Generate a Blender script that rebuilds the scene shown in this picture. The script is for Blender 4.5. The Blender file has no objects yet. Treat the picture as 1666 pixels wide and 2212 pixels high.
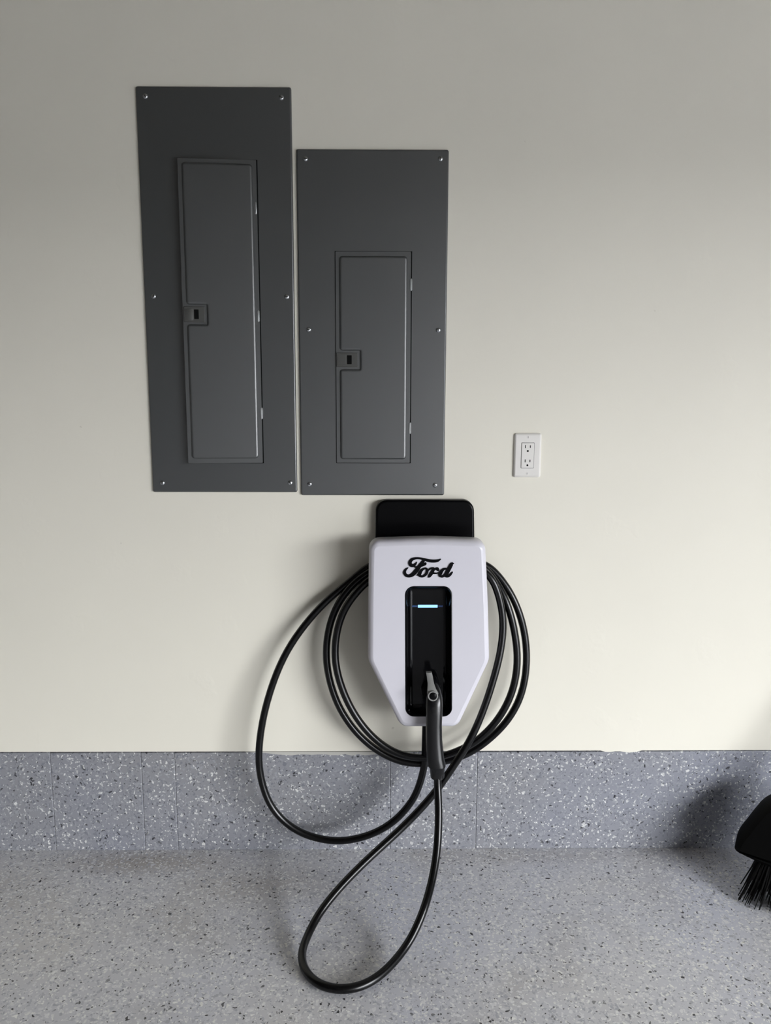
import bpy, bmesh, math, random
from mathutils import Vector, Matrix
random.seed(7)
sc = bpy.context.scene
C = sc.collection

# ------------------------------------------------------------------ camera
IMG_W, IMG_H, FPX = 1666.0, 2212.0, 1664.0
PITCH, YAW, ROLL = math.radians(8.74), math.radians(0.595), math.radians(0.13)
CAM = Vector((0.0, -2.054, 1.305))
FWD = Vector((math.sin(YAW)*math.cos(PITCH), math.cos(YAW)*math.cos(PITCH), -math.sin(PITCH)))
RT0 = Vector((math.cos(YAW), -math.sin(YAW), 0)); UP0 = RT0.cross(FWD)
RT = RT0*math.cos(ROLL) + UP0*math.sin(ROLL); UP = -RT0*math.sin(ROLL) + UP0*math.cos(ROLL)
cam = bpy.data.cameras.new('camera'); cam.sensor_fit = 'VERTICAL'; cam.sensor_height = 36.0
cam.lens = 36.0*FPX/IMG_H; cam.clip_start = 0.05
cam_o = bpy.data.objects.new('camera', cam); C.objects.link(cam_o)
cam_o.matrix_world = Matrix(((RT.x, UP.x, -FWD.x, CAM.x), (RT.y, UP.y, -FWD.y, CAM.y), (RT.z, UP.z, -FWD.z, CAM.z), (0, 0, 0, 1)))
sc.camera = cam_o

# ------------------------------------------------------------------ sky, daylight through the garage door, exposure
world = bpy.data.worlds.new('overcast_sky'); sc.world = world; world.use_nodes = True
bg = world.node_tree.nodes['Background']
bg.inputs[0].default_value = (0.94, 0.965, 1.0, 1); bg.inputs[1].default_value = 25.0
DOOR_X, DOOR_Y0, DOOR_Y1, DOOR_H = 3.9, -8.0, -2.3, 2.0
pl = bpy.data.lights.new('door_portal', 'AREA'); pl.shape = 'RECTANGLE'
pl.size = DOOR_Y1-DOOR_Y0; pl.size_y = DOOR_H; pl.cycles.is_portal = True
po = bpy.data.objects.new('door_portal', pl); C.objects.link(po)
po.matrix_world = Matrix(((0, 0, 1, DOOR_X+0.08), (-1, 0, 0, (DOOR_Y0+DOOR_Y1)/2), (0, -1, 0, DOOR_H/2), (0, 0, 0, 1)))
sc.view_settings.view_transform = 'Standard'; sc.view_settings.look = 'None'
sc.view_settings.gamma = 1.0; sc.view_settings.use_curve_mapping = False
sc.view_settings.exposure = 0.0

# ------------------------------------------------------------------ materials
def mat(name, col=(0.8, 0.8, 0.8), rough=0.5, metal=0.0, spec=0.5, coat=0.0):
    m = bpy.data.materials.new(name); m.use_nodes = True
    b = m.node_tree.nodes['Principled BSDF']
    b.inputs['Base Color'].default_value = (*col, 1); b.inputs['Roughness'].default_value = rough
    b.inputs['Metallic'].default_value = metal; b.inputs['Specular IOR Level'].default_value = spec
    b.inputs['Coat Weight'].default_value = coat; b.inputs['Coat Roughness'].default_value = 0.08
    return m
class NT:
    def __init__(s, m): s.t = m.node_tree; s.n = s.t.nodes; s.b = s.n['Principled BSDF']
    def add(s, k, **kw):
        n = s.n.new(k)
        for a, v in kw.items(): setattr(n, a, v)
        return n
    def set(s, n, i, v):
        if hasattr(v, 'is_output'): s.t.links.new(v, n.inputs[i])
        else: n.inputs[i].default_value = v
    def math(s, op, a, b=0.0, c=None):
        n = s.add('ShaderNodeMath', operation=op); s.set(n, 0, a); s.set(n, 1, b)
        if c is not None: s.set(n, 2, c)
        return n.outputs[0]
    def mix(s, f, a, b):
        n = s.add('ShaderNodeMix', data_type='RGBA'); s.set(n, 0, f); s.set(n, 6, a); s.set(n, 7, b); return n.outputs[2]
    def pos(s): return s.add('ShaderNodeNewGeometry').outputs['Position']
    def noise(s, vec, scale, detail=2.0, rough=0.5):
        n = s.add('ShaderNodeTexNoise'); s.set(n, 'Vector', vec); n.inputs['Scale'].default_value = scale
        n.inputs['Detail'].default_value = detail; n.inputs['Roughness'].default_value = rough; return n
    def ramp(s, f, lo, hi):
        n = s.add('ShaderNodeMapRange'); s.set(n, 0, f); n.inputs[1].default_value = lo; n.inputs[2].default_value = hi; return n.outputs[0]
    def bump(s, h, strength, dist):
        n = s.add('ShaderNodeBump'); s.set(n, 'Height', h); n.inputs['Strength'].default_value = strength
        n.inputs['Distance'].default_value = dist; s.t.links.new(n.outputs[0], s.b.inputs['Normal'])
    def vmath(s, op, a, b):
        n = s.add('ShaderNodeVectorMath', operation=op); s.set(n, 0, a); s.set(n, 1, b); return n.outputs[0]

def wall_paint(name, col):
    m = mat(name, col, 0.62, spec=0.3); t = NT(m); p = t.pos()
    n1 = t.noise(p, 9.0, 3.0); n2 = t.noise(p, 70.0, 2.0); n3 = t.noise(p, 2.2, 2.0)
    patches = t.ramp(n1.outputs[0], 0.60, 0.68)
    fine = t.math('MULTIPLY', n2.outputs[0], patches)
    t.bump(t.math('ADD', t.math('MULTIPLY', fine, 0.8), t.math('MULTIPLY', n3.outputs[0], 2.0)), 0.30, 0.003)
    c = t.mix(t.ramp(n3.outputs[0], 0.3, 0.7), (*[v*0.985 for v in col], 1), (*[min(1, v*1.015) for v in col], 1))
    sp = t.noise(p, 34.0, 1.0)
    c = t.mix(t.math('MULTIPLY', t.ramp(sp.outputs[0], 0.80, 0.84), 0.35), c, (0.35, 0.31, 0.24, 1))
    t.t.links.new(c, t.b.inputs['Base Color'])
    return m

def flake_epoxy(name, base, long_flakes=1.0, rough=0.3, stain=True, white=0.26, bright=1.0):
    m = mat(name, base, rough, spec=0.45); t = NT(m); p = t.pos()
    w = t.noise(p, 55.0, 2.0)
    wv = t.add('ShaderNodeVectorMath', operation='SCALE'); wc = t.vmath('SUBTRACT', w.outputs['Color'], (0.5, 0.5, 0.5))
    t.set(wv, 0, wc); wv.inputs['Scale'].default_value = 0.020*long_flakes
    q = t.vmath('ADD', p, wv.outputs[0])
    def layer(scale, seed, lo, hi, radius):
        mp = t.vmath('ADD', q, (seed*1.37, seed*0.71, seed*2.1))
        v = t.add('ShaderNodeTexVoronoi', feature='F1'); t.set(v, 'Vector', mp); v.inputs['Scale'].default_value = scale
        sep = t.add('ShaderNodeSeparateColor'); t.set(sep, 0, v.outputs['Color'])
        on = t.math('MULTIPLY', t.math('GREATER_THAN', sep.outputs[0], lo), t.math('LESS_THAN', sep.outputs[0], hi))
        rad = t.math('MULTIPLY', t.math('ADD', sep.outputs[1], 0.45), radius)
        d = t.math('LESS_THAN', v.outputs['Distance'], rad)
        return t.math('MULTIPLY', on, d), sep.outputs[2]
    big = t.noise(p, 1.6, 3.0)
    c = t.mix(t.ramp(big.outputs[0], 0.3, 0.7), (base[0]*1.03, base[1]*1.0, base[2]*0.93, 1), (base[0]*0.96, base[1]*0.98, base[2]*1.05, 1))
    if stain:
        warm = t.noise(t.vmath('ADD', p, (3.1, 0.4, 0.0)), 3.2, 4.0, 0.6)
        c = t.mix(t.math('MULTIPLY', t.ramp(warm.outputs[0], 0.52, 0.72), 0.35), c, (0.30, 0.26, 0.20, 1))
        for (sx, sy, rx, ry, k) in ((-0.66, -0.05, 0.28, 0.07, 0.55), (-0.30, -0.16, 0.25, 0.10, 0.3), (0.45, -0.03, 0.5, 0.05, 0.25)):
            dv = t.vmath('MULTIPLY', t.vmath('SUBTRACT', p, (sx, sy, 0)), (1/rx, 1/ry, 0))
            ln = t.add('ShaderNodeVectorMath', operation='LENGTH'); t.set(ln, 0, dv)
            f = t.ramp(t.math('ADD', ln.outputs['Value'], t.math('MULTIPLY', warm.outputs[0], 0.8)), 1.5, 0.5)
            c = t.mix(t.math('MULTIPLY', f, k), c, (0.29, 0.235, 0.165, 1))
    for (scale, seed, lo, hi, rad, colr) in (
            (150, 1, 0.50, 0.85, 0.50, (base[0]*0.68, base[1]*0.69, base[2]*0.72, 1)),
            (140, 2, 0.45, 0.80, 0.46, (base[0]*1.25, base[1]*1.24, base[2]*1.20, 1)),
            (100, 3, 1-white*0.9, 1.00, 0.31, (0.88*bright, 0.88*bright, 0.86*bright, 1)),
            (150, 5, 1-white, 1.00, 0.33, (0.95*bright, 0.95*bright, 0.93*bright, 1)),
            (140, 6, 0.86, 1.00, 0.33, (0.018, 0.018, 0.022, 1)),
            (110, 4, 0.93, 1.00, 0.28, (0.02, 0.02, 0.024, 1))):
        msk, var = layer(scale, seed, lo, hi, rad)
        c = t.mix(t.math('MULTIPLY', msk, t.math('ADD', t.math('MULTIPLY', var, 0.45), 0.55)), c, colr)
    t.t.links.new(c, t.b.inputs['Base Color'])
    t.bump(t.noise(p, 160.0, 2.0).outputs[0], 0.25, 0.0012)
    return m

M = {}
M['wall'] = wall_paint('cream_wall_paint', (0.82, 0.788, 0.688))
M['far_wall'] = wall_paint('dark_far_wall', (0.13, 0.12, 0.105))  # unseen walls, kept dark to cut the light they bounce back
M['ceiling'] = mat('dark_ceiling', (0.12, 0.105, 0.085), 0.8)  # unseen ceiling, darkened so that less light bounces onto the wall top
M['floor'] = flake_epoxy('flake_epoxy_floor', (0.645, 0.65, 0.685), 1.15, white=0.36)
M['curb'] = flake_epoxy('flake_epoxy_curb', (0.255, 0.262, 0.290), 1.3, 0.4, stain=False, white=0.27, bright=0.75)
M['groove'] = mat('joint_sealant', (0.22, 0.225, 0.24), 0.6)
M['gap'] = mat('gap_shade', (0.05, 0.045, 0.04), 0.9)
M['caulk'] = mat('caulk', (0.50, 0.49, 0.45), 0.6)
M['drive'] = mat('driveway_asphalt', (0.09, 0.09, 0.09), 0.9)
def painted_steel():
    m = mat('grey_panel_paint', (0.028, 0.032, 0.033), 0.42, spec=1.0); t = NT(m); t.b.inputs['IOR'].default_value = 1.8; p = t.pos()
    t.bump(t.noise(p, 6.0, 2.0).outputs[0], 0.12, 0.006)
    n = t.noise(p, 420.0, 2.0)
    t.t.links.new(t.math('ADD', t.math('MULTIPLY', n.outputs[0], 0.06), 0.39), t.b.inputs['Roughness'])
    return m
M['steel'] = painted_steel()
M['latch'] = mat('latch_plastic', (0.075, 0.075, 0.07), 0.5)
M['hole'] = mat('dark_hole', (0.004, 0.004, 0.004), 0.8, spec=0.1)
M['zinc'] = mat('zinc_screw', (0.62, 0.64, 0.66), 0.32, 1.0)
M['hinge'] = mat('hinge_metal', (0.66, 0.68, 0.68), 0.35, 0.8)
M['plate'] = mat('outlet_plastic', (0.80, 0.775, 0.735), 0.35)
M['white'] = mat('charger_white_plastic', (0.66, 0.645, 0.70), 0.38, coat=0.15)
M['gloss_black'] = mat('gloss_black_plastic', (0.002, 0.002, 0.0025), 0.14, spec=0.22)
M['satin_black'] = mat('satin_black_plastic', (0.002, 0.002, 0.0025), 0.28, spec=0.10)
M['letter'] = mat('black_letter', (0.002, 0.002, 0.003), 0.3, spec=0.1)
M['cable'] = mat('black_cable_rubber', (0.002, 0.002, 0.0023), 0.26, spec=0.38)
M['grip'] = mat('connector_plastic', (0.004, 0.004, 0.005), 0.27, spec=0.5)
M['lever'] = mat('grey_lever', (0.26, 0.26, 0.25), 0.4)
M['bristle'] = mat('black_bristle', (0.004, 0.004, 0.004), 0.45, spec=0.3)
M['broom'] = mat('black_broom_plastic', (0.002, 0.002, 0.002), 0.6, spec=0.08)
M['tape'] = mat('broom_handle_steel', (0.05, 0.05, 0.05), 0.4)
def emit(name, col, s):
    m = mat(name, (0.02, 0.05, 0.12), 0.3); b = m.node_tree.nodes['Principled BSDF']
    b.inputs['Emission Color'].default_value = (*col, 1); b.inputs['Emission Strength'].default_value = s; return m
M['led'] = emit('blue_led', (0.30, 0.62, 1.0), 1.6)
M['led_dim'] = emit('blue_led_dim', (0.05, 0.12, 0.45), 0.10)

# ------------------------------------------------------------------ mesh helpers
def ray(px, py):
    return FWD + RT*((px-IMG_W/2)/FPX) - UP*((py-IMG_H/2)/FPX)
def W(px, py, Y=0.0):            # the point of the plane y = Y seen at a pixel
    d = ray(px, py); return CAM + d*((Y-CAM.y)/d.y)
def G(px, py, Z=0.0):            # the point of the plane z = Z seen at a pixel
    d = ray(px, py); return CAM + d*((Z-CAM.z)/d.z)
def link(name, me, m, parent=None, smooth=False, kind=None):
    if m: me.materials.append(m)
    o = bpy.data.objects.new(name, me); C.objects.link(o)
    if parent:
        o.parent = parent
        o.matrix_parent_inverse = parent_matrix(parent).inverted()
    if smooth:
        me.polygons.foreach_set('use_smooth', [True]*len(me.polygons))
    if kind: o['kind'] = kind
    return o
def parent_matrix(p):
    mt = Matrix.Identity(4)
    while p: mt = (p.matrix_parent_inverse if p.parent else Matrix.Identity(4)) @ p.matrix_basis @ mt; p = p.parent
    return mt
def obj(name, bm, m, parent=None, smooth=False, kind=None, angle=None):
    bmesh.ops.recalc_face_normals(bm, faces=bm.faces)
    me = bpy.data.meshes.new(name)
    if angle is not None:
        for f in bm.faces: f.smooth = len(f.verts) < 6 and abs(f.normal.y) < 0.999
        for e in bm.edges:
            if len(e.link_faces) == 2 and e.calc_face_angle(0) > math.radians(angle): e.smooth = False
    bm.to_mesh(me); bm.free()
    return link(name, me, m, parent, smooth, kind)
def tag(o, label, cat, group=None):
    o['label'] = label; o['category'] = cat
    if group: o['group'] = group
    return o
def empty(name, loc, label, cat, group=None):
    o = bpy.data.objects.new(name, None); C.objects.link(o); o.location = loc; o.empty_display_size = 0.05
    return tag(o, label, cat, group)
def box(bm, x0, x1, y0, y1, z0, z1, bev=0.0, seg=2):
    r = bmesh.ops.create_cube(bm, size=1.0, matrix=Matrix.Translation(((x0+x1)/2, (y0+y1)/2, (z0+z1)/2)) @ Matrix.Diagonal((x1-x0, y1-y0, z1-z0, 1)))
    if bev:
        es = {e for v in r['verts'] for e in v.link_edges}
        bmesh.ops.bevel(bm, geom=list(es), offset=bev, segments=seg, affect='EDGES', profile=0.5)
    return bm
def loft(bm, rings, cap0=True, cap1=True):
    vs = [[bm.verts.new(p) for p in r] for r in rings]
    n = len(vs[0])
    for a, b in zip(vs, vs[1:]):
        for i in range(n):
            bm.faces.new((a[i], a[(i+1) % n], b[(i+1) % n], b[i]))
    if cap0: bm.faces.new(vs[0])
    if cap1: bm.faces.new(list(reversed(vs[-1])))
    return vs
def fillet(pts, rad, seg=5):
    """round the corners of a closed polygon; rad: number or one per corner"""
    out = []; n = len(pts)
    for i, p in enumerate(pts):
        r = rad[i] if isinstance(rad, (list, tuple)) else rad
        a, b = Vector(pts[i-1])-Vector(p), Vector(pts[(i+1) % n])-Vector(p)
        la, lb = a.length, b.length; a.normalize(); b.normalize()
        ang = a.angle(b)
        if r <= 0 or ang > math.pi-0.02: out.append(tuple(p)); continue
        d = min(r/math.tan(ang/2), la*0.49, lb*0.49); r = d*math.tan(ang/2)
        cc = Vector(p) + (a+b).normalized()*(r/math.sin(ang/2))
        s, e = Vector(p)+a*d - cc, Vector(p)+b*d - cc
        a0 = math.atan2(s.y, s.x); a1 = math.atan2(e.y, e.x); da = (a1-a0+math.pi) % (2*math.pi) - math.pi
        for k in range(seg+1):
            t = a0 + da*k/seg; out.append((cc.x+r*math.cos(t), cc.y+r*math.sin(t)))
    return out
def offset(pts, d):
    """inset (d > 0) a counter-clockwise polygon"""
    out = []; n = len(pts)
    for i in range(n):
        p0, p1, p2 = Vector(pts[i-1]), Vector(pts[i]), Vector(pts[(i+1) % n])
        e0, e1 = (p1-p0), (p2-p1)
        if e0.length < 1e-9 or e1.length < 1e-9: out.append(tuple(p1)); continue
        e0.normalize(); e1.normalize()
        n0, n1 = Vector((-e0.y, e0.x)), Vector((-e1.y, e1.x)); k = 1+n0.dot(n1)
        o = (n0+n1)*(d/max(k, 0.25)); out.append((p1.x+o.x, p1.y+o.y))
    return out
def rect(x0, x1, z0, z1): return [(x0, z0), (x1, z0), (x1, z1), (x0, z1)]
def at_y(poly, y): return [(x, y, z) for x, z in poly]
def catmull(pts, per=8, closed=False):
    P = [Vector(p) for p in pts]; out = []; n = len(P)
    for i in range(n-1 if not closed else n):
        p0 = P[i-1] if (i > 0 or closed) else P[0]*2-P[1]
        p1, p2 = P[i], P[(i+1) % n]
        p3 = P[(i+2) % n] if (i+2 < n or closed) else P[-1]*2-P[-2]
        for k in range(per):
            t = k/per
            out.append(0.5*((2*p1)+(p2-p0)*t+(2*p0-5*p1+4*p2-p3)*t*t+(3*p1-p0-3*p2+p3)*t**3))
    if not closed: out.append(P[-1])
    return out
def tube(bm, path, rad, sides=14, cap=True):
    rings = []; up = Vector((0, 0.3, 1)).normalized(); n = len(path); prev = None
    for i, p in enumerate(path):
        tg = (path[min(i+1, n-1)]-path[max(i-1, 0)]).normalized()
        if prev is None: nrm = tg.cross(up).normalized()
        else: nrm = (prev - tg*prev.dot(tg)).normalized()
        prev = nrm; bn = tg.cross(nrm)
        r = rad(i/(n-1)) if callable(rad) else rad
        rings.append([p + nrm*(r*math.cos(2*math.pi*k/sides)) + bn*(r*math.sin(2*math.pi*k/sides)) for k in range(sides)])
    loft(bm, rings, cap, cap)
    return bm
def cyl(bm, c, axis, r, h, sides=20, r2=None):
    a = Vector(axis).normalized(); tube(bm, [Vector(c), Vector(c)+a*h*0.5, Vector(c)+a*h], (lambda t: r+(r2-r)*t) if r2 else r, sides); return bm
def struct(o): o['kind'] = 'structure'; return o

# ------------------------------------------------------------------ the garage
RX0, RX1, RY0, CEIL = -5.0, DOOR_X, -8.2, 2.9
CURB_TOP = 0.3005
bm = bmesh.new(); box(bm, RX0-0.15, RX1+0.15, RY0-0.15, 0.15, -0.12, 0.0)
struct(obj('floor', bm, M['floor']))
bm = bmesh.new(); box(bm, RX0, RX1, 0.0, 0.12, CURB_TOP+0.0035, CEIL)
wall_back = struct(obj('wall_back', bm, M['wall']))
bm = bmesh.new(); box(bm, RX0, RX1, 0.012, 0.12, CURB_TOP-0.004, CURB_TOP+0.0035)
obj('shadow_gap', bm, M['gap'], wall_back)  # dark filler in the recess, the shade is put into its colour
bm = bmesh.new(); box(bm, RX0-0.12, RX0, RY0, 0.12, 0.0, CEIL); struct(obj('wall_left', bm, M['far_wall']))
bm = bmesh.new(); box(bm, RX0-0.12, RX1+0.12, RY0-0.12, RY0, 0.0, CEIL); struct(obj('wall_front', bm, M['far_wall']))
bm = bmesh.new()                                             # right wall with the open garage doorway
box(bm, RX1, RX1+0.14, DOOR_Y1, 0.12, 0.0, CEIL); box(bm, RX1, RX1+0.14, RY0, DOOR_Y0, 0.0, CEIL); box(bm, RX1, RX1+0.14, DOOR_Y0, DOOR_Y1, DOOR_H, CEIL)
struct(obj('wall_right', bm, M['far_wall']))
bm = bmesh.new(); box(bm, RX0-0.12, RX1+0.14, RY0-0.12, 0.12, CEIL, CEIL+0.1); struct(obj('ceiling', bm, M['ceiling']))
bm = bmesh.new(); box(bm, RX1+0.15, RX1+120, -110, 90, -0.14, -0.02)      # unseen ground outside, kept dark and tilted up to cut off low sky
for v in bm.verts: v.co.z += (v.co.x-RX1)*math.tan(math.radians(3.0))
struct(obj('driveway', bm, M['drive']))

# concrete curb below the plaster, in blocks with recessed joints
bm = bmesh.new(); box(bm, RX0, RX1, 0.0056, 0.12, 0.0, CURB_TOP-0.004)
curb = struct(obj('baseboard_back', bm, M['curb']))
joints = [W(x, 1730, 0).x for x in (-560, -250, 113, 308, 380, 843, 1030, 1740)]
edges = [RX0] + joints + [RX1]
for a, b in zip(edges, edges[1:]):
    bm = bmesh.new(); box(bm, a+0.0009, b-0.0009, 0.004, 0.05, 0.0, CURB_TOP-0.002, 0.0016, 2)
    obj('block', bm, M['curb'], curb, angle=40)
# ragged caulk and paint along the joint
def ragged(px0, px1, top, lo, hi, n, name, m):
    r = random.Random(px0); P = []
    for i in range(n+1):
        x = px0+(px1-px0)*i/n; e = min(1, 4*min(i/n, 1-i/n))
        P.append((x, top+ (lo+(hi-lo)*r.random())*e + 0.3))
    up = [W(px0+(px1-px0)*i/n, top, 0) for i in range(n+1)]; dn = [W(x, y, 0) for x, y in P]
    bm = bmesh.new(); f = [bm.verts.new((v.x, 0.0012, v.z)) for v in up]; g = [bm.verts.new((v.x, 0.0022, v.z)) for v in dn]
    fb = [bm.verts.new((v.x, 0.02, v.z)) for v in up]; gb = [bm.verts.new((v.x, 0.02, v.z)) for v in dn]
    for i in range(n):
        bm.faces.new((f[i], f[i+1], g[i+1], g[i])); bm.faces.new((f[i], fb[i], fb[i+1], f[i+1])); bm.faces.new((g[i], g[i+1], gb[i+1], gb[i]))
    obj(name, bm, m, wall_back)
ragged(528, 905, 1624.5, 5, 9, 26, 'caulk_bead', M['caulk'])
ragged(1278, 1402, 1618.0, 5, 9, 12, 'paint_drip', M['wall'])

# ------------------------------------------------------------------ breaker panels
def screw_mesh():
    bm = bmesh.new(); R = 0.0062; prof = [(R, 0.0), (R, 0.0012), (R*0.86, 0.0024), (R*0.55, 0.0033), (R*0.22, 0.0036)]
    loft(bm, [[(r*math.cos(2*math.pi*k/18), -y, r*math.sin(2*math.pi*k/18)) for k in range(18)] for r, y in prof])
    bmesh.ops.recalc_face_normals(bm, faces=bm.faces)
    me = bpy.data.meshes.new('screw'); bm.to_mesh(me); bm.free(); me.materials.append(M['zinc'])
    me.polygons.foreach_set('use_smooth', [True]*len(me.polygons))
    bm = bmesh.new(); box(bm, -0.0042, 0.0042, -0.0039, -0.0020, -0.0007, 0.0007)
    ms = bpy.data.meshes.new('screw_slot'); bm.to_mesh(ms); bm.free(); ms.materials.append(M['hole'])
    return me, ms
SCREW, SLOT = screw_mesh()
def put_screw(parent, px, py, y):
    s = bpy.data.objects.new('screw', SCREW); C.objects.link(s); s.parent = parent
    s.matrix_parent_inverse = parent_matrix(parent).inverted()
    p = W(px, py, y); s.location = p; s.rotation_euler = (0, random.uniform(0, 3), 0)
    t = bpy.data.objects.new('screw_slot', SLOT); C.objects.link(t); t.parent = s
def breaker_panel(x0, x1, z0, z1, door, face, latch, hinges, screws, ajar, label):
    root = empty('breaker_panel', ((x0+x1)/2, 0, z0), label, 'electrical panel', 'breaker panels on the wall')
    YF = -0.0075
    o = fillet(rect(x0, x1, z0, z1), 0.005, 4)
    bm = bmesh.new()
    loft(bm, [at_y(o, -0.0003), at_y(o, YF+0.0035), at_y(offset(o, 0.0012), YF+0.0010), at_y(offset(o, 0.0035), YF)], True, True)
    obj('cover', bm, M['steel'], root, angle=50)
    dx0, dx1, dz0, dz1 = door
    bm = bmesh.new(); gp = rect(dx0-0.0012, dx1+0.0026, dz0-0.0010, dz1+0.0010)
    loft(bm, [at_y(gp, YF+0.002), at_y(gp, YF-0.00025)]); obj('door_gap_shade', bm, M['hole'], root)  # near-black plate on the cover, painted-in shade of the gap round the door
    # door: flange plate, raised face with a notch for the latch
    fx0, fx1, fz0, fz1 = face; lx0, lx1, lz0, lz1 = latch
    piv = Vector((dx1, YF-0.001, dz0))
    rot = Matrix.Translation(piv) @ Matrix.Rotation(ajar, 4, 'Z') @ Matrix.Translation(-piv)
    T = lambda ring: [rot @ Vector(p) for p in ring]
    bm = bmesh.new(); y0 = YF-0.0008; y1 = YF-0.0034; y2 = YF-0.0076
    d = rect(dx0, dx1, dz0, dz1); d = fillet(d, 0.002, 2)
    loft(bm, [T(at_y(d, y0)), T(at_y(d, y1+0.0006)), T(at_y(offset(d, 0.0006), y1))])
    g = 0.0055
    fpoly = [(fx0, fz0), (fx1, fz0), (fx1, fz1), (fx0, fz1), (fx0, lz1+g), (lx1+g, lz1+g), (lx1+g, lz0-g), (fx0, lz0-g)]
    fp = fillet(fpoly, [0.009, 0.009, 0.009, 0.009, 0.008, 0.0015, 0.0015, 0.008], 4)
    loft(bm, [T(at_y(offset(fp, -0.0004), y1+0.0004)), T(at_y(fp, y1)), T(at_y(offset(fp, 0.0010), y1-0.0020)), T(at_y(offset(fp, 0.0026), y2+0.0009)), T(at_y(offset(fp, 0.0044), y2+0.0002)), T(at_y(offset(fp, 0.0062), y2))], True, True)
    dr = obj('door', bm, M['steel'], root, angle=50)
    bm = bmesh.new()
    lp = rect(lx0, lx1, lz0, lz1); lp = fillet(lp, 0.0015, 2)
    loft(bm, [T(at_y(lp, y0)), T(at_y(lp, y2+0.0018)), T(at_y(offset(lp, 0.0012), y2+0.0006))])
    lt = obj('latch', bm, M['latch'], dr, angle=40)
    w = lx1-lx0; h = lz1-lz0
    bm = bmesh.new(); hp = fillet(rect(lx0+w*0.50, lx0+w*0.72, lz0+h*0.20, lz1-h*0.18), 0.001, 2)
    loft(bm, [T(at_y(hp, y1)), T(at_y(hp, y2+0.0002))]); obj('latch_opening', bm, M['hole'], dr)
    bm = bmesh.new(); hp = rect(lx0+w*0.05, lx0+w*0.46, lz0+h*0.12, lz1-h*0.12)
    loft(bm, [T(at_y(hp, y1)), T(at_y(hp, y2+0.0004)), T(at_y(offset(hp, 0.001), y2-0.0004))]); obj('latch_slide', bm, M['latch'], dr, angle=40)
    for (px, py) in hinges:
        p = W(px, py, YF-0.002); bm = bmesh.new()
        tube(bm, [p+Vector((0, 0, k)) for k in (-0.015, -0.013, 0, 0.013, 0.015)], lambda t: 0.0033 if 0.1 < t < 0.9 else 0.0018, 10)
        obj('hinge', bm, M['hinge'], root, angle=50)
    for (px, py) in screws: put_screw(root, px, py, YF+0.0002)
    return root
def wx(px, py, y=-0.011): return W(px, py, y).x
def wz(px, py, y=-0.011): return W(px, py, y).z
aj = math.radians(4.8)
breaker_panel(-0.600, -0.215, 1.0435, 2.055,
              (wx(397, 670), wx(560.5, 670), wz(480, 1000), wz(470, 345)),
              (wx(405.5, 670), wx(552, 670), wz(480, 990), wz(470, 354)),
              (wx(400, 680), wx(444, 680), wz(420, 697), wz(420, 664)),
              [(553, 450), (558.5, 683), (565, 893)],
              [(314, 208), (608, 211), (332, 640), (620, 641), (351, 1043), (627, 1043)], aj,
              'taller grey breaker panel with its long narrow door slightly ajar')
breaker_panel(-0.205, 0.1785, 1.0355, 1.9105,
              (wx(726, 770), wx(887, 770), wz(800, 1000), wz(800, 543)),
              (wx(734, 770), wx(879, 770), wz(800, 992), wz(800, 553)),
              (wx(727, 777), wx(773, 777), wz(750, 793), wz(750, 762)),
              [(888, 615), (885.5, 925)],
              [(660, 343), (952, 343), (667, 712), (947, 713), (669, 1046), (940, 1048)], 0.0,
              'shorter grey breaker panel with a closed door, just above the car charger')

# ------------------------------------------------------------------ wall outlet
cx, cz = 0.3995, 1.143
outlet = empty('wall_outlet', (cx, 0, cz-0.058), 'white duplex wall outlet with a rectangular cover plate, right of the grey panels', 'outlet')
bm = bmesh.new(); o = fillet(rect(cx-0.0365, cx+0.0365, cz-0.0588, cz+0.0588), 0.0062, 5)
loft(bm, [at_y(o, -0.0002), at_y(o, -0.0032), at_y(offset(o, 0.0022), -0.0058), at_y(offset(o, 0.0050), -0.0070)])
obj('cover_plate', bm, M['plate'], outlet, angle=50)
bm = bmesh.new(); g = fillet(rect(cx-0.0176, cx+0.0176, cz-0.0344, cz+0.0344), 0.002, 3)
loft(bm, [at_y(g, -0.005), at_y(g, -0.00712)]); obj('seam', bm, M['latch'], outlet)
bm = bmesh.new(); g = fillet(rect(cx-0.0166, cx+0.0166, cz-0.0334, cz+0.0334), 0.002, 3)
loft(bm, [at_y(g, -0.004), at_y(g, -0.0078), at_y(offset(g, 0.001), -0.0084)]); rec = obj('receptacle', bm, M['plate'], outlet, angle=50)
for s in (1, -1):
    c2 = cz+s*0.0190+0.001
    for sx, hh in ((-0.0064, 0.0040), (0.0064, 0.0034)):
        bm = bmesh.new(); box(bm, cx+sx-0.0011, cx+sx+0.0011, -0.0086, -0.006, c2+0.0035-hh, c2+0.0035+hh); obj('blade_slot', bm, M['hole'], rec)
    bm = bmesh.new(); cyl(bm, (cx, -0.006, c2-0.0082), (0, -1, 0), 0.0026, 0.0026, 14); obj('ground_hole', bm, M['hole'], rec)
    bm = bmesh.new(); cyl(bm, (cx, -0.0065, cz+s*0.0484), (0, -1, 0), 0.0032, 0.0012, 16); scr = obj('screw', bm, M['plate'], outlet)
    bm = bmesh.new(); box(bm, cx-0.0005, cx+0.0005, -0.0079, -0.0070, cz+s*0.0484-0.0026, cz+s*0.0484+0.0026); obj('screw_slot', bm, M['latch'], scr)

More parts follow.
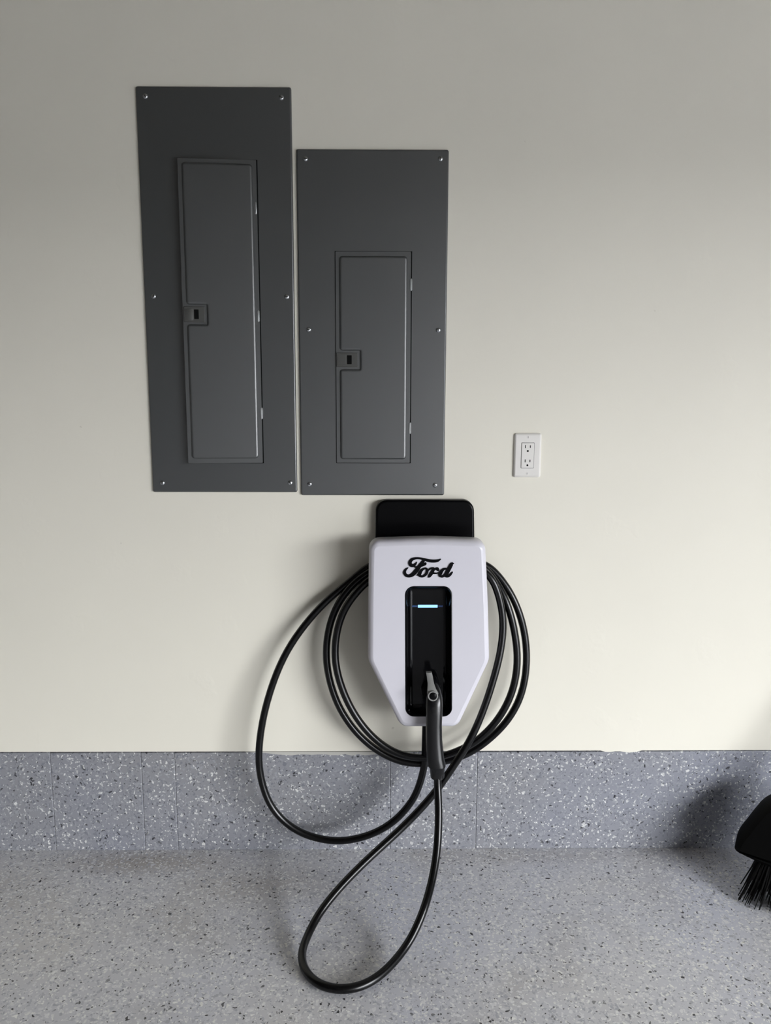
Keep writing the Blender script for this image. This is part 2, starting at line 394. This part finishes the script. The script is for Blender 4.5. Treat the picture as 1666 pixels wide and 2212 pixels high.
# ------------------------------------------------------------------ car charger
YB, YM, YC = -0.029, -0.100, -0.158          # front of the black back box, back and front of the white cover
chg = empty('car_charger', (W(925, 1380, 0).x, 0, W(925, 1565, 0).z), 'white wall-mounted car charger with black cursive lettering, black top and lit blue bar', 'car charger')
def poly_px(pts, Y): return [(W(x, y, Y).x, W(x, y, Y).z) for x, y in pts]
def ccw(p):
    a = sum(p[i-1][0]*p[i][1]-p[i][0]*p[i-1][1] for i in range(len(p))); return p if a > 0 else p[::-1]
o = ccw(fillet(poly_px([(809, 1400), (812, 1080.5), (1024.5, 1080.5), (1029, 1400)], YB), [0.03, 0.030, 0.030, 0.03], 8))
bm = bmesh.new()
loft(bm, [at_y(o, -0.0005), at_y(o, YB+0.006), at_y(offset(o, 0.0010), YB+0.0025), at_y(offset(o, 0.003), YB+0.0008), at_y(offset(o, 0.006), YB)])
obj('back_housing', bm, M['satin_black'], chg, angle=60)
o = ccw(fillet(poly_px([(872, 1235), (978, 1235), (978, 1480), (872, 1480)], YB), 0.05, 6))
bm = bmesh.new(); loft(bm, [at_y(o, YB+0.003), at_y(o, YM-0.004)]); obj('cable_hub', bm, M['satin_black'], chg, angle=50)
cover_px = [(795, 1420), (795.5, 1300), (797.5, 1164.5), (925, 1160.5), (1047, 1164.5), (1053, 1300), (1056, 1420), (988, 1563), (865, 1563)]
o = ccw(poly_px(cover_px, YM-0.028))
rad = {0: .05, 1: 0.2, 2: .027, 3: 0.6, 4: .027, 5: .2, 6: .05, 7: .03, 8: .03}
pts = poly_px(cover_px, YM-0.028); rr = [rad[i] for i in range(9)]
if ccw(pts) != pts: pts = pts[::-1]; rr = rr[::-1]
o = fillet(pts, rr, 7)
rec_px = [(875, 1266), (977, 1266), (977, 1548), (876, 1548)]
hole = ccw(fillet(poly_px(rec_px, YC), 0.023, 8))
bm = bmesh.new()
vs = loft(bm, [at_y(offset(o, 0.004), YM), at_y(o, YM-0.005), at_y(offset(o, 0.0006), YC+0.016), at_y(offset(o, 0.003), YC+0.007), at_y(offset(o, 0.0075), YC+0.002), at_y(offset(o, 0.014), YC)], True, False)
hv = [bm.verts.new(p) for p in at_y(hole, YC)]
hb = [bm.verts.new(p) for p in at_y(offset(hole, 0.001), YC+0.006)]
ee = [bm.edges.new((hv[i], hv[(i+1) % len(hv)])) for i in range(len(hv))]
oe = [bm.edges.get((vs[-1][i], vs[-1][(i+1) % len(vs[-1])])) for i in range(len(vs[-1]))]
bmesh.ops.triangle_fill(bm, use_beauty=True, use_dissolve=False, edges=ee+oe, normal=(0, -1, 0))
for i in range(len(hv)): bm.faces.new((hv[i], hv[(i+1) % len(hv)], hb[(i+1) % len(hv)], hb[i]))
obj('front_cover', bm, M['white'], chg, angle=40)
# glossy black dock sunk into the cover
bm = bmesh.new(); YD = YC+0.036
h0 = offset(hole, 0.0004)
loft(bm, [at_y(h0, YC-0.0008), at_y(offset(hole, 0.0022), YC-0.0012), at_y(offset(hole, 0.005), YC+0.002), at_y(offset(hole, 0.0085), YD-0.012), at_y(offset(hole, 0.0100), YD-0.0075), at_y(offset(hole, 0.0122), YD-0.0042), at_y(offset(hole, 0.0150), YD-0.0018), at_y(offset(hole, 0.0175), YD-0.0006), at_y(offset(hole, 0.0202), YD)], False, True)
dock = obj('dock', bm, M['gloss_black'], chg, angle=60)
bm = bmesh.new(); a, b = W(903, 1306.5, YD), W(945.5, 1312.5, YD); box(bm, a.x, b.x, YD-0.0012, YD+0.001, b.z, a.z, 0.0006, 1)
obj('light_bar', bm, M['led'], dock)
for u, v in ((890, 901.5), (947, 957)):
    bm = bmesh.new(); a, b = W(u, 1307.5, YD), W(v, 1311.5, YD); box(bm, a.x, b.x, YD-0.0009, YD+0.001, b.z, a.z, 0.0005, 1)
    obj('light_bar_end', bm, M['led_dim'], dock)
# holster socket that takes the plug
bm = bmesh.new(); c0 = W(931, 1487, YD); cyl(bm, c0+Vector((0, 0.002, 0)), (0, -1, -0.25), 0.026, 0.016, 28, 0.024); obj('holster', bm, M['satin_black'], dock, angle=50)
# cable outlet below
bm = bmesh.new(); p0 = W(925, 1545, -0.085); p1 = W(921, 1640, -0.085)
tube(bm, [p0, p0.lerp(p1, .1), p0.lerp(p1, .5), p0.lerp(p1, .95), p1], lambda t: 0.0165-0.004*t, 18); obj('cable_gland', bm, M['satin_black'], chg, angle=50)
# cursive lettering
def stroke(bm, pts, y, s=11.107, ox=850, oy=1180):
    sm = catmull([Vector(p) for p in pts], 6); n = len(sm); L, R = [], []
    for i, p in enumerate(sm):
        t = sm[min(i+1, n-1)]-sm[max(i-1, 0)]; t = Vector((t.x, t.y)).normalized(); nn = Vector((-t.y, t.x))*(p.z*1.10+6)/2
        q = Vector((p.x, p.y)); L.append(q+nn); R.append(q-nn)
    e0 = Vector((sm[1].x-sm[0].x, sm[1].y-sm[0].y)).normalized(); e1 = Vector((sm[-1].x-sm[-2].x, sm[-1].y-sm[-2].y)).normalized()
    def w3(q, yy):
        v = W(ox+q.x/s, oy+q.y/s, YC); return (v.x, yy, v.z)
    for (Ls, Rs) in ((L, R),):
        f = [(bm.verts.new(w3(a, y)), bm.verts.new(w3(b, y))) for a, b in zip(Ls, Rs)]
        g = [(bm.verts.new(w3(a, YC+0.0005)), bm.verts.new(w3(b, YC+0.0005))) for a, b in zip(Ls, Rs)]
        for i in range(n-1):
            bm.faces.new((f[i][0], f[i+1][0], f[i+1][1], f[i][1]))
            bm.faces.new((f[i][0], g[i][0], g[i+1][0], f[i+1][0])); bm.faces.new((f[i][1], f[i+1][1], g[i+1][1], g[i][1]))
        for i in (0, n-1): bm.faces.new((f[i][0], f[i][1], g[i][1], g[i][0]))
    for e, d in ((sm[0], 1), (sm[-1], 1)):      # round ends
        r = (e.z*1.10+6)/2; k = 12
        ring = [Vector((e.x+r*math.cos(2*math.pi*j/k), e.y+r*math.sin(2*math.pi*j/k))) for j in range(k)]
        loft(bm, [[w3(q, YC+0.0005) for q in ring], [w3(q, y+0.00002) for q in ring]])
words = {
 'letter_f': [
   [(562, 380, 14), (530, 425, 40), (480, 458, 60), (425, 450, 72), (400, 405, 72), (415, 350, 64), (470, 303, 52), (550, 284, 40), (640, 288, 38), (740, 312, 48), (850, 342, 60), (960, 352, 62), (1060, 342, 52), (1132, 308, 16)],
   [(745, 325, 40), (690, 395, 62), (620, 485, 76), (545, 590, 82), (470, 670, 78), (380, 710, 62), (305, 690, 60), (270, 630, 62), (292, 562, 44), (350, 515, 14)],
   [(470, 478, 18), (545, 495, 30), (640, 478, 36), (715, 448, 44), (765, 420, 50), (772, 405, 34)]],
 'letter_o': [
   [(765, 522, 30), (690, 562, 48), (640, 630, 68), (628, 690, 62), (690, 722, 40), (765, 685, 48), (808, 610, 56), (800, 545, 44), (765, 522, 30)],
   [(565, 692, 14), (610, 675, 46), (650, 640, 50)]],
 'letter_r': [
   [(805, 605, 20), (860, 552, 30), (915, 525, 36), (965, 535, 50), (945, 590, 66), (900, 665, 70), (858, 722, 50), (835, 742, 12)],
   [(950, 575, 24), (995, 545, 34), (1050, 540, 66), (1070, 560, 56)],
   [(940, 640, 40), (1030, 645, 24), (1090, 632, 20)]],
 'letter_d': [
   [(1300, 575, 36), (1262, 538, 36), (1195, 555, 48), (1135, 630, 76), (1118, 690, 66), (1170, 722, 44), (1240, 680, 48), (1300, 590, 52)],
   [(1442, 408, 20), (1400, 425, 66), (1340, 530, 78), (1275, 650, 78), (1262, 705, 62), (1315, 716, 44), (1370, 672, 42), (1418, 618, 16)]]}
k = 0
for nm, strokes in words.items():
    bm = bmesh.new()
    for st in strokes:
        k += 1; stroke(bm, st, YC-0.0022-0.00004*k)
    obj(nm, bm, M['letter'], chg)

# ------------------------------------------------------------------ charging cable with its plug
cab = empty('charging_cable', W(740, 2135, -0.5)*1.0, 'black charging cable coiled around the white charger, one loop lying on the floor', 'cable')
cab.location.z = 0.0
path = [(926, 1540, -0.085), (922, 1600, -0.085), (918, 1645, -0.085), (908, 1690, -0.088), (889, 1732, -0.090), (850, 1775, -0.090), (795, 1805, -0.085),
        (725, 1817, -0.080), (650, 1799, -0.075), (595, 1755, -0.072), (567, 1695, -0.070), (559, 1620, -0.068), (577, 1515, -0.062), (620, 1405, -0.052),
        (690, 1313, -0.044), (757, 1256, -0.040), (800, 1222, -0.039), (860, 1200, -0.038), (925, 1194, -0.038), (990, 1200, -0.038), (1040, 1216, -0.040),
        # outer turn of the coil
        (1072, 1238, -0.042), (1108, 1290, -0.049), (1131, 1355, -0.055), (1138, 1425, -0.060), (1128, 1495, -0.064), (1099, 1553, -0.068), (1052, 1601, -0.070), (1000, 1633, -0.070),
        (940, 1648, -0.068), (875, 1647, -0.066), (820, 1624, -0.064), (770, 1582, -0.062), (730, 1522, -0.060), (708, 1450, -0.058), (706, 1385, -0.056), (722, 1322, -0.056), (754, 1272, -0.058), (798, 1236, -0.059),
        (860, 1210, -0.059), (925, 1204, -0.059), (990, 1209, -0.059), (1035, 1220, -0.060),
        # inner turn
        (1064, 1245, -0.058), (1092, 1295, -0.072), (1110, 1355, -0.080), (1118, 1425, -0.084), (1108, 1490, -0.086), (1080, 1548, -0.090), (1038, 1594, -0.092), (990, 1622, -0.092),
        (940, 1636, -0.090), (880, 1634, -0.088), (830, 1612, -0.086), (785, 1570, -0.084), (749, 1512, -0.082), (727, 1445, -0.080), (725, 1385, -0.078), (739, 1328, -0.078), (766, 1285, -0.080), (802, 1250, -0.080),
        (860, 1220, -0.081), (925, 1213, -0.081), (990, 1218, -0.081), (1035, 1228, -0.082),
        # last strand: down the right side, to the floor and back up to the plug
        (1062, 1250, -0.086), (1078, 1288, -0.089), (1087, 1340, -0.094), (1083, 1398, -0.102), (1068, 1462, -0.112), (1044, 1535, -0.122), (1016, 1598, -0.130), (983, 1650, -0.138),
        (935, 1718, -0.152), (870, 1787, -0.178), (800, 1851, -0.225), (740, 1911, -0.282), (692, 1970, -0.335), (663, 2025, -0.392)]
P3 = [W(*p) for p in path]
P3 += [G(652, 2062, 0.016), G(660, 2097, 0.0115), G(690, 2126, 0.0112), G(738, 2137, 0.0112), G(790, 2126, 0.0120), G(838, 2092, 0.015), G(883, 2036, 0.034)]
P3 += [W(914, 1970, -0.385), W(934, 1900, -0.325), W(945, 1830, -0.278), W(948, 1760, -0.248), W(946, 1705, -0.222), W(945, 1668, -0.212)]
pp = catmull(P3, 7)
for _ in range(6):
    pp = [pp[0]] + [(pp[i-1]+pp[i]*2+pp[i+1])/4 for i in range(1, len(pp)-1)] + [pp[-1]]
bm = bmesh.new(); tube(bm, pp, 0.0098, 14)
obj('cord', bm, M['cable'], cab, smooth=True)
# plug: body, lever, button, collar
prof = [  # px centre, py, half width px, Y centre, half depth m
 (934, 1462, 7, -0.150, .012), (936, 1472, 11, -0.163, .016), (937.5, 1487, 15, -0.174, .020), (938, 1503, 18, -0.181, .022), (938, 1518, 19, -0.186, .022), (938, 1538, 18, -0.190, .021),
 (937.5, 1560, 17.5, -0.193, .020), (938, 1595, 17.5, -0.197, .020), (940, 1630, 19, -0.202, .021), (943, 1648, 20, -0.205, .021), (944, 1652, 19, -0.206, .020), (944.5, 1656, 16.5, -0.2065, .017), (945, 1676, 15, -0.209, .0155), (945, 1679, 12, -0.2095, .012)]
rings = []
for (x, y, hw, Y, hd) in prof:
    c = W(x, y, Y); r = W(x+hw, y, Y).x-c.x; ring = []
    for j in range(28):
        a = 2*math.pi*j/28; e = 0.78
        ca, sa = math.cos(a), math.sin(a)
        ring.append((c.x+r*math.copysign(abs(ca)**e, ca), c.y-hd*math.copysign(abs(sa)**e, sa), c.z + 0.25*hd*math.copysign(abs(sa)**e, sa)*(-1)))
    rings.append(ring)
bm = bmesh.new(); loft(bm, rings); plug = obj('plug', bm, M['grip'], cab, angle=50)
bm = bmesh.new(); c = W(937, 1500, -0.176); n0 = W(931, 1487, YD-0.010)
tube(bm, [n0, n0.lerp(c, .3), n0.lerp(c, .6), c], lambda t: 0.021-0.002*t, 22); obj('plug_nose', bm, M['grip'], plug, angle=50)
# release lever, a plate that follows the front of the plug and ends in a ring
lev = [(920.8, 1453), (923, 1466), (924.5, 1480), (924, 1492), (923.2, 1500)]
levr = [(933, 1453), (936, 1466), (938.5, 1480), (943, 1492), (947.5, 1500)]
def front_y(py):
    for a, b in zip(prof, prof[1:]):
        if a[1] <= py <= b[1]:
            t = (py-a[1])/(b[1]-a[1]); return (a[3]-a[4])*(1-t)+(b[3]-b[4])*t
    return prof[0][3]-prof[0][4]
bm = bmesh.new(); rr = []
for (a, b) in zip(lev, levr):
    y = front_y(a[1])-0.006
    p, q = W(a[0], a[1], y), W(b[0], b[1], y); d = Vector((0, 0.012, 0)); m_ = (p+q)/2+Vector((0, -0.002, 0))
    rr.append([p+d, p+Vector((0, 0.001, 0)), m_, q+Vector((0, 0.001, 0)), q+d])
loft(bm, rr)
lv = obj('release_lever', bm, M['lever'], plug, angle=50)
bc = W(935.3, 1503.5, front_y(1503)-0.006); ax = Vector((0, -1, 0.12)).normalized()
def ring_pts(r, h, k=26):
    u = Vector((1, 0, 0)); v = ax.cross(u)
    return [bc+ax*h+u*(r*math.cos(2*math.pi*j/k))+v*(r*math.sin(2*math.pi*j/k)) for j in range(k)]
bm = bmesh.new(); loft(bm, [ring_pts(0.0132, -0.016), ring_pts(0.0132, 0.001), ring_pts(0.0122, 0.0026), ring_pts(0.0102, 0.0026), ring_pts(0.0094, 0.0006)]); obj('button_ring', bm, M['lever'], lv, angle=50)
bm = bmesh.new(); loft(bm, [ring_pts(0.0092, -0.004), ring_pts(0.0092, 0.0011), ring_pts(0.0075, 0.0020), ring_pts(0.003, 0.0022)]); obj('button', bm, M['satin_black'], lv, angle=60)

# ------------------------------------------------------------------ broom in the corner of the frame
A = G(1612, 1936, 0.0); dirv = Vector((0.86, -0.51, 0)).normalized(); nrm = Vector((dirv.y, -dirv.x, 0)).normalized(); LEN = 0.36
br = empty('broom', A+dirv*(LEN/2), 'black broom with a wide dark head, standing on its bristles by the curb', 'broom')
def bp(u, z, s=0.0): z /= 1.35; return A + dirv*u + nrm*s + Vector((0, 0.6*z, z))      # the broom leans back towards the wall
# head outline in (along, up): wide dome that overhangs the bristles
prof2 = [(-0.030, 0.140), (-0.038, 0.154), (-0.033, 0.178), (-0.018, 0.205), (0.002, 0.238), (0.028, 0.270), (0.070, 0.292), (0.13, 0.298), (0.19, 0.305), (0.25, 0.298),
         (0.305, 0.278), (0.345, 0.245), (0.372, 0.205), (0.388, 0.160), (0.385, 0.130), (0.376, 0.110), (0.30, 0.118), (0.17, 0.118), (0.05, 0.122)]
op = ccw([(u+0.034+0.26*max(0, z-0.15)*(0.19-u)/0.19, z+0.22*max(0, z-0.15)) for u, z in prof2]); op = [(p.x, p.y) for p in catmull([Vector((a, b, 0)) for a, b in op], 3, True)]
bm = bmesh.new()
loft(bm, [[bp(u, z, s) for u, z in offset(op, i)] for s, i in ((-0.045, 0.014), (-0.038, 0.005), (-0.025, 0.0), (0.025, 0.0), (0.038, 0.005), (0.045, 0.014))])
obj('head', bm, M['broom'], br, angle=50)
bm = bmesh.new(); r = random.Random(3)
for i in range(46):
    for j in range(9):
        u = 0.056+0.285*i/45+r.uniform(-.003, .003); s = -0.028+0.056*j/8+r.uniform(-.003, .003)
        fl = (u-LEN/2)/(LEN/2); eu = u+fl*0.098+r.uniform(-.010, .010); es = s*1.5+r.uniform(-.012, .012)
        p0, p2 = bp(u, 0.135, s), bp(eu, r.uniform(0.001, 0.008), es); p1 = p0.lerp(p2, .5)+dirv*(-fl*0.003)
        tube(bm, [p0, p1, p2], lambda t: 0.0027-0.0014*t, 4)
obj('bristles', bm, M['bristle'], br, kind='stuff')
h0 = bp(0.215, 0.320, 0); h1 = Vector((1.72, -0.03, 1.42))
bm = bmesh.new(); tube(bm, [h0, h0.lerp(h1, .04), h0.lerp(h1, .08)], lambda t: 0.022-0.004*t, 16); obj('socket', bm, M['broom'], br, angle=50)
bm = bmesh.new(); tube(bm, [h0.lerp(h1, .02), h0.lerp(h1, .5), h1], 0.0125, 14); obj('handle', bm, M['tape'], br, smooth=True)
